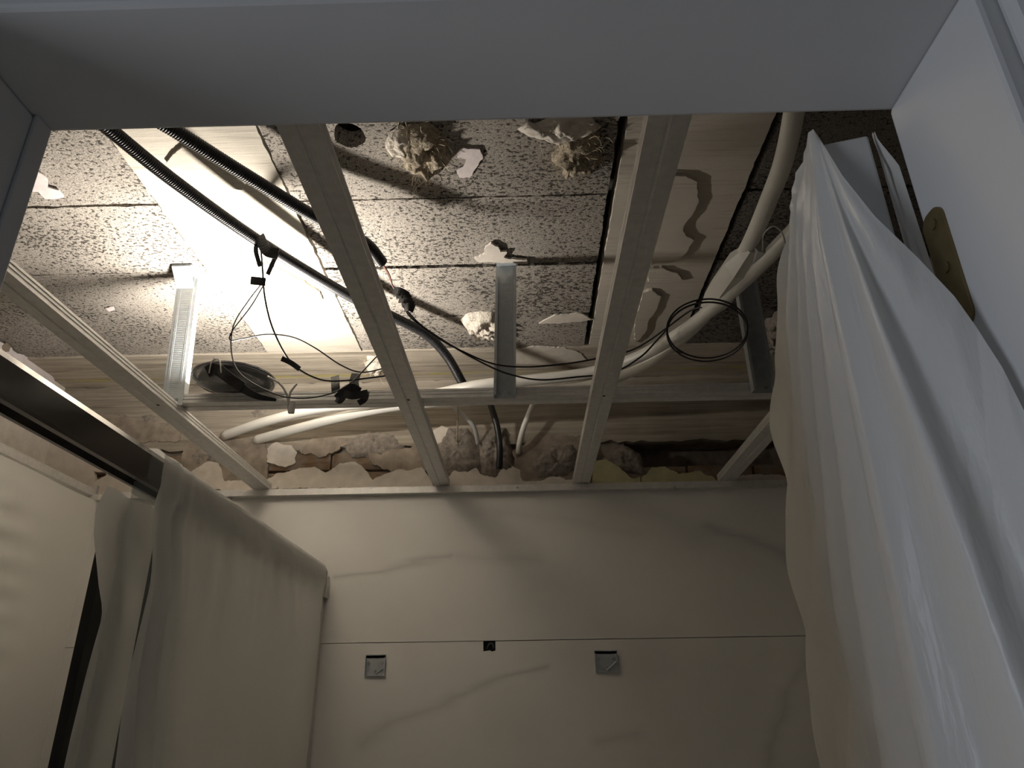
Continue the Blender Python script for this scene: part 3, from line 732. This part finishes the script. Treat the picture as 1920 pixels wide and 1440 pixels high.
# ------------------------------------------------------------------ shower screen
SX = -.741
ss = thing('shower_screen', (SX, 1.8, FL), 'shower screen with a glossy dark top rail fixed to the far wall', 'shower screen')
rail = [(-.020, .395), (-.020, .452), (-.014, .464), (0, .468), (.014, .464), (.020, .452), (.020, .404), (.023, .402), (.023, .395), (.012, .395), (.012, .408), (-.012, .408), (-.012, .395)]
obj('top_rail', MB().section(rail, (SX, .62, 0), (SX, D - .014, 0)), 'chrome_rail', ss)
obj('glass_panel', MB().box((SX - .004, 1.32, FL + .02), (SX + .004, D - .03, .40)), 'glass', ss)
obj('wall_profile', MB().box((SX - .016, D - .045, FL), (SX + .018, D - .0125, .38)), 'steel', ss, bevel=.002)
obj('gasket', MB().box((SX - .010, D - .060, FL), (SX + .012, D - .045, .33)), 'dark_gasket', ss)
obj('corner_cap', MB().box((SX - .006, D - .050, .355), (SX + .030, D - .0125, .432)), 'clear_plastic', ss, bevel=.003)
obj('edge_profile', MB().box((SX - .096, 1.398, FL), (SX - .078, 1.45, .385)), 'dark_gasket', ss)
obj('edge_profile', MB().box((SX - .010, 1.448, FL), (SX + .006, 1.474, .385)), 'dark_gasket', ss)
# film draped over the far half of the rail
fs_ = thing('plastic_sheet', (SX, 2.0, FL), 'milky plastic sheet draped over the shower rail and screen', 'plastic sheet')
def lerp(a_, b_, t): return a_ + (b_ - a_) * t
def sst(a_, b_, x):
    t = max(0, min(1, (x - a_) / (b_ - a_))); return t * t * (3 - 2 * t)
def outer(u, v):
    # u: near edge -> far wall, v: over the rail and down
    prof = [(0, -.026, .385), (.03, -.027, .462), (.06, -.008, .4745), (.09, .012, .474), (.12, .028, .462), (.15, .031, .40), (.20, .022, .355), (1, .030, FL + .05)]
    for (v0, x0, z0), (v1, x1, z1) in zip(prof, prof[1:]):
        if v <= v1: t = (v - v0) / (v1 - v0); dx, z = lerp(x0, x1, t), lerp(z0, z1, t); break
    near = 1.345 + .03 * sst(.36, .2, z) + .042 * sst(.07, -.16, z)
    y = near + (D - .068 - near) * u
    hang = sst(.43, .2, z)
    bunch = math.exp(-((u - .04) / .07) ** 2)
    f_ = .010 * bunch * math.sin(u * 120 + 1.5 * math.sin(z * 4)) * (.35 + hang)
    f_ += .006 * hang * math.sin(u * 19 + 2.0 * nz3((0, u * 3, z * 2), 1, 3)) + .008 * hang * nz3((u * 5, z * 1.3, 0), 1, 9)
    f_ += .004 * math.sin(u * 60 + 3 * nz3((u * 8, z * 3, 1), 1, 4)) * sst(.40, .33, z) * sst(0.0, .30, z)
    f_ += .003 * nz3((u * 30, z * 30, 2), 1, 2) * sst(.12, .10, abs(z - .40))
    return (SX + dx + max(-.012 if z < .38 else -.001, f_) + .004 * bunch, y, z)
obj('outer_drape', MB().grid(outer, 170, 120), 'film', fs_, smooth=True, normals=False)
def flap(u, v):
    edge = [(905, 206), (960, 178), (1000, 176), (1100, 186), (1140, 193), (1160, 192), (1250, 168), (1380, 137), (1440, 124), (1700, 60)]
    py = lerp(905, 2600, v ** 1.3)
    for (a0, b0), (a1, b1) in zip(edge, edge[1:]):
        if py <= a1 or a1 == 1700: x = lerp(b0, b1, (py - a0) / (a1 - a0)); break
    P = PX(x, py, SX - .052) if py < 1700 else None
    if P is None:
        Q = PX(60, 1700, SX - .052); t = (py - 1700) / 900; P = Vector((Q.x, Q.y, lerp(Q.z, FL + .05, t)))
    y1 = 1.62; y = lerp(P.y, y1, u); z = min(P.z, .393)
    f_ = .012 * math.sin(u * 14 + 2 * z) * u * (1 - u) * 3 + .006 * nz3((u * 4, z * 3, 0), 1, 5)
    return (SX - .055 + f_ + .03 * u * sst(.39, .2, z), y, z)
obj('inner_flap', MB().grid(flap, 40, 80), 'film', fs_, smooth=True, normals=False)
# film on the left shower wall
def lsheet(u, v):
    y = lerp(.55, 2.63, u); z = lerp(.715, FL + .03, v)
    rip = .010 * math.sin(z * 2 * math.pi / .085 + 1.6 * math.sin(y * 1.1) + .8 * nz3((y, z, 0), 1.2, 3)) * sst(.70, .45, z)
    f_ = rip * sst(2.5, 1.9, y) + .014 * nz3((y * 2.2, z * 2.0, 0), 1, 8) + .008 * math.sin(y * 9 + z * 2)
    return (-1.60 + f_, y, z)
tag(obj('plastic_sheet', MB().grid(lsheet, 90, 220), 'film', smooth=True, normals=False), 'rippled plastic sheet covering the shower wall at the lower left', 'plastic sheet')

# ------------------------------------------------------------------ film over the open door
SB = [(1536, 258, .270), (1580, 330, .272), (1640, 405, .280), (1720, 482, .296), (1790, 556, .306), (1830, 612, .311), (1880, 690, .313), (1935, 800, .314), (1985, 950, .315), (2040, 1150, .315), (2110, 1440, .316), (2300, 2200, .316)]
SBp = [PX(*q) for q in SB]
def poly_at(P, t):
    t = max(0, min(1, t)) * (len(P) - 1); i = min(int(t), len(P) - 2); return P[i].lerp(P[i + 1], t - i)
def dsheet(u, v):
    # v: top -> bottom, u: jamb side -> corner (u=.38) -> far edge of the leaf -> wrapped round it
    zt = OZ + .004
    vv = v ** 1.15
    z = lerp(zt, FL + .04, vv)
    Cn = Vector((.2665, .503, z)); Fn = Vector((.479, 1.268, z)); Wn = Vector((.52, 1.285, z))
    Sn = poly_at(SBp, min(1, vv * 1.35))
    if u < .38:
        t = u / .38; P = Sn.lerp(Cn, t); n_ = Vector((-.45, -.9, 0)).normalized()
        sag = .018 * math.sin(math.pi * t) * sst(0, .25, vv)
        dpl = sag + (.010 * math.sin(t * 11 + vv * 5) + .012 * nz3((t * 3, vv * 4, 1), 1, 6)) * math.sin(math.pi * t) * sst(.0, .15, vv)
    elif u < .9:
        t = (u - .38) / .52; P = Cn.lerp(Fn, t); n_ = -rt
        # folds fan out from the near top corner
        ang = math.atan2(t * .78, max(.02, zt - z + .02))
        env = sst(0, .12, math.hypot(t, zt - z))
        dpl = .004 + env * (.006 + .008 * math.sin(ang * 22 + 2.0 * nz3((t * 2, z * 1.5, 0), 1, 2)) * sst(.0, .25, t + .1) + .003 * math.sin(t * 38 + 1.5 * z) * sst(.35, -.1, z) + .011 * nz3((t * 5, z * 1.6, 0), 1, 7) * sst(0, .35, t) * (1 - .8 * sst(.5, 1, t)))
        dpl = max(dpl, .003)
        bul = sst(.55, 1.0, t); dpl += bul * (.012 * sst(.40, .12, z) * (1 - .6 * sst(-.0, -.3, z)))
        P = P + al * .02 * bul * sst(.44, .2, z)
    else:
        t = (u - .9) / .1; P = Fn.lerp(Wn, t); n_ = al; dpl = .006
        P = P + al * .02 * sst(.44, .2, z) * (1 - t)
    return P + n_ * dpl
ds = thing('plastic_sheet', (.38, .9, FL), 'milky plastic sheet hanging over the open door at the right', 'plastic sheet')
obj('drape', MB().grid(dsheet, 170, 170), 'door_film', ds, smooth=True, normals=False)
def tuck(u, v):
    z = lerp(OZ - .004, .12, v)
    a0 = Vector((.3165, .500, z)); b0 = Vector((OX1 + .006, .4965 - .012 * v, z))
    q = a0.lerp(b0, u) if v > .12 else a0.lerp(b0, u * max(.15, v / .12))
    return q + Vector((0, .004 * math.sin(u * 3.1) + .003 * nz3((u * 4, z * 30, 0), 1, 3) * math.sin(math.pi * u), 0))
obj('tucked_corner', MB().grid(tuck, 10, 40), 'door_film', ds, smooth=True, normals=False)

# ------------------------------------------------------------------ things fixed to the tiled wall
def bracket(x0, y0, x1, y1, label, notch):
    a_, b_ = PY(x0, y1, D - .02), PY(x1, y0, D - .02)
    cx, cz = (a_.x + b_.x) / 2, (a_.z + b_.z) / 2; wd, h = (b_.x - a_.x) / 2, (b_.z - a_.z) / 2; Y = D - .0125
    t = thing('wall_bracket', (cx, Y, cz - h), label, 'wall bracket', 'steel cabinet brackets on the tiled wall')
    obj('back_plate', MB().box((cx - wd, Y - .002, cz - h), (cx + wd, Y, cz + h)), 'steel_blue', t, bevel=.0008)
    obj('top_lip', MB().section([(0, 0), (.012, .004), (.014, .010), (.011, .012), (0, .012)], (cx + wd, Y - .002, cz + h * .72), (cx - wd, Y - .002, cz + h * .72)), 'steel_blue', t)
    for s_ in (-1, 1):
        obj('side_lip', MB().box((cx + s_ * wd * .97 - .001, Y - .010, cz - h), (cx + s_ * wd * .97 + .001, Y - .002, cz + h * .8)), 'steel_blue', t)
        obj('screw', MB().tube([(cx + s_ * wd * .68, Y - .002, cz + h * .25), (cx + s_ * wd * .68, Y - .006, cz + h * .25)], .0055, 12), 'screw_steel', t)
        v0 = Vector((cx + s_ * wd * .85, Y - .006, cz - h * .05)); v1 = Vector((cx + s_ * wd * .02, Y - .006, cz - h * .82))
        if notch: obj('hook_arm', MB().tube([v0, v1], .0035, 4), 'steel_blue', t)
    if not notch:
        v0 = Vector((cx + wd * .8, Y - .005, cz - h * .3)); v1 = Vector((cx + wd * .1, Y - .005, cz - h * .8))
        obj('hook_arm', MB().tube([v0, v1], .0022, 4), 'steel_blue', t)
    obj('bottom_lip', MB().box((cx - wd, Y - .008, cz - h), (cx + wd, Y - .002, cz - h + .002)), 'steel_blue', t)
    obj('screw', MB().tube([(cx, Y - .002, cz - h * .55), (cx, Y - .006, cz - h * .55)], .005, 12), 'screw_steel', t)
bracket(683, 1228, 723, 1268, 'square steel bracket on the tiles nearer the shower screen', False)
bracket(1117, 1220, 1157, 1261, 'square steel bracket on the tiles right of the square black hole', True)
wp = thing('wall_plug', PY(431, 934, D - .02), 'small screw with a plug just below the track, left end', 'screw')
q = PY(431, 937, D - .013)
obj('plug', MB().tube([(q.x, D - .012, q.z), (q.x, D - .030, q.z)], .007, 10), 'clear_plastic', wp)
obj('pin', MB().tube([(q.x, D - .028, q.z), (q.x + .004, D - .036, q.z + .022)], .002, 8), 'screw_steel', wp)
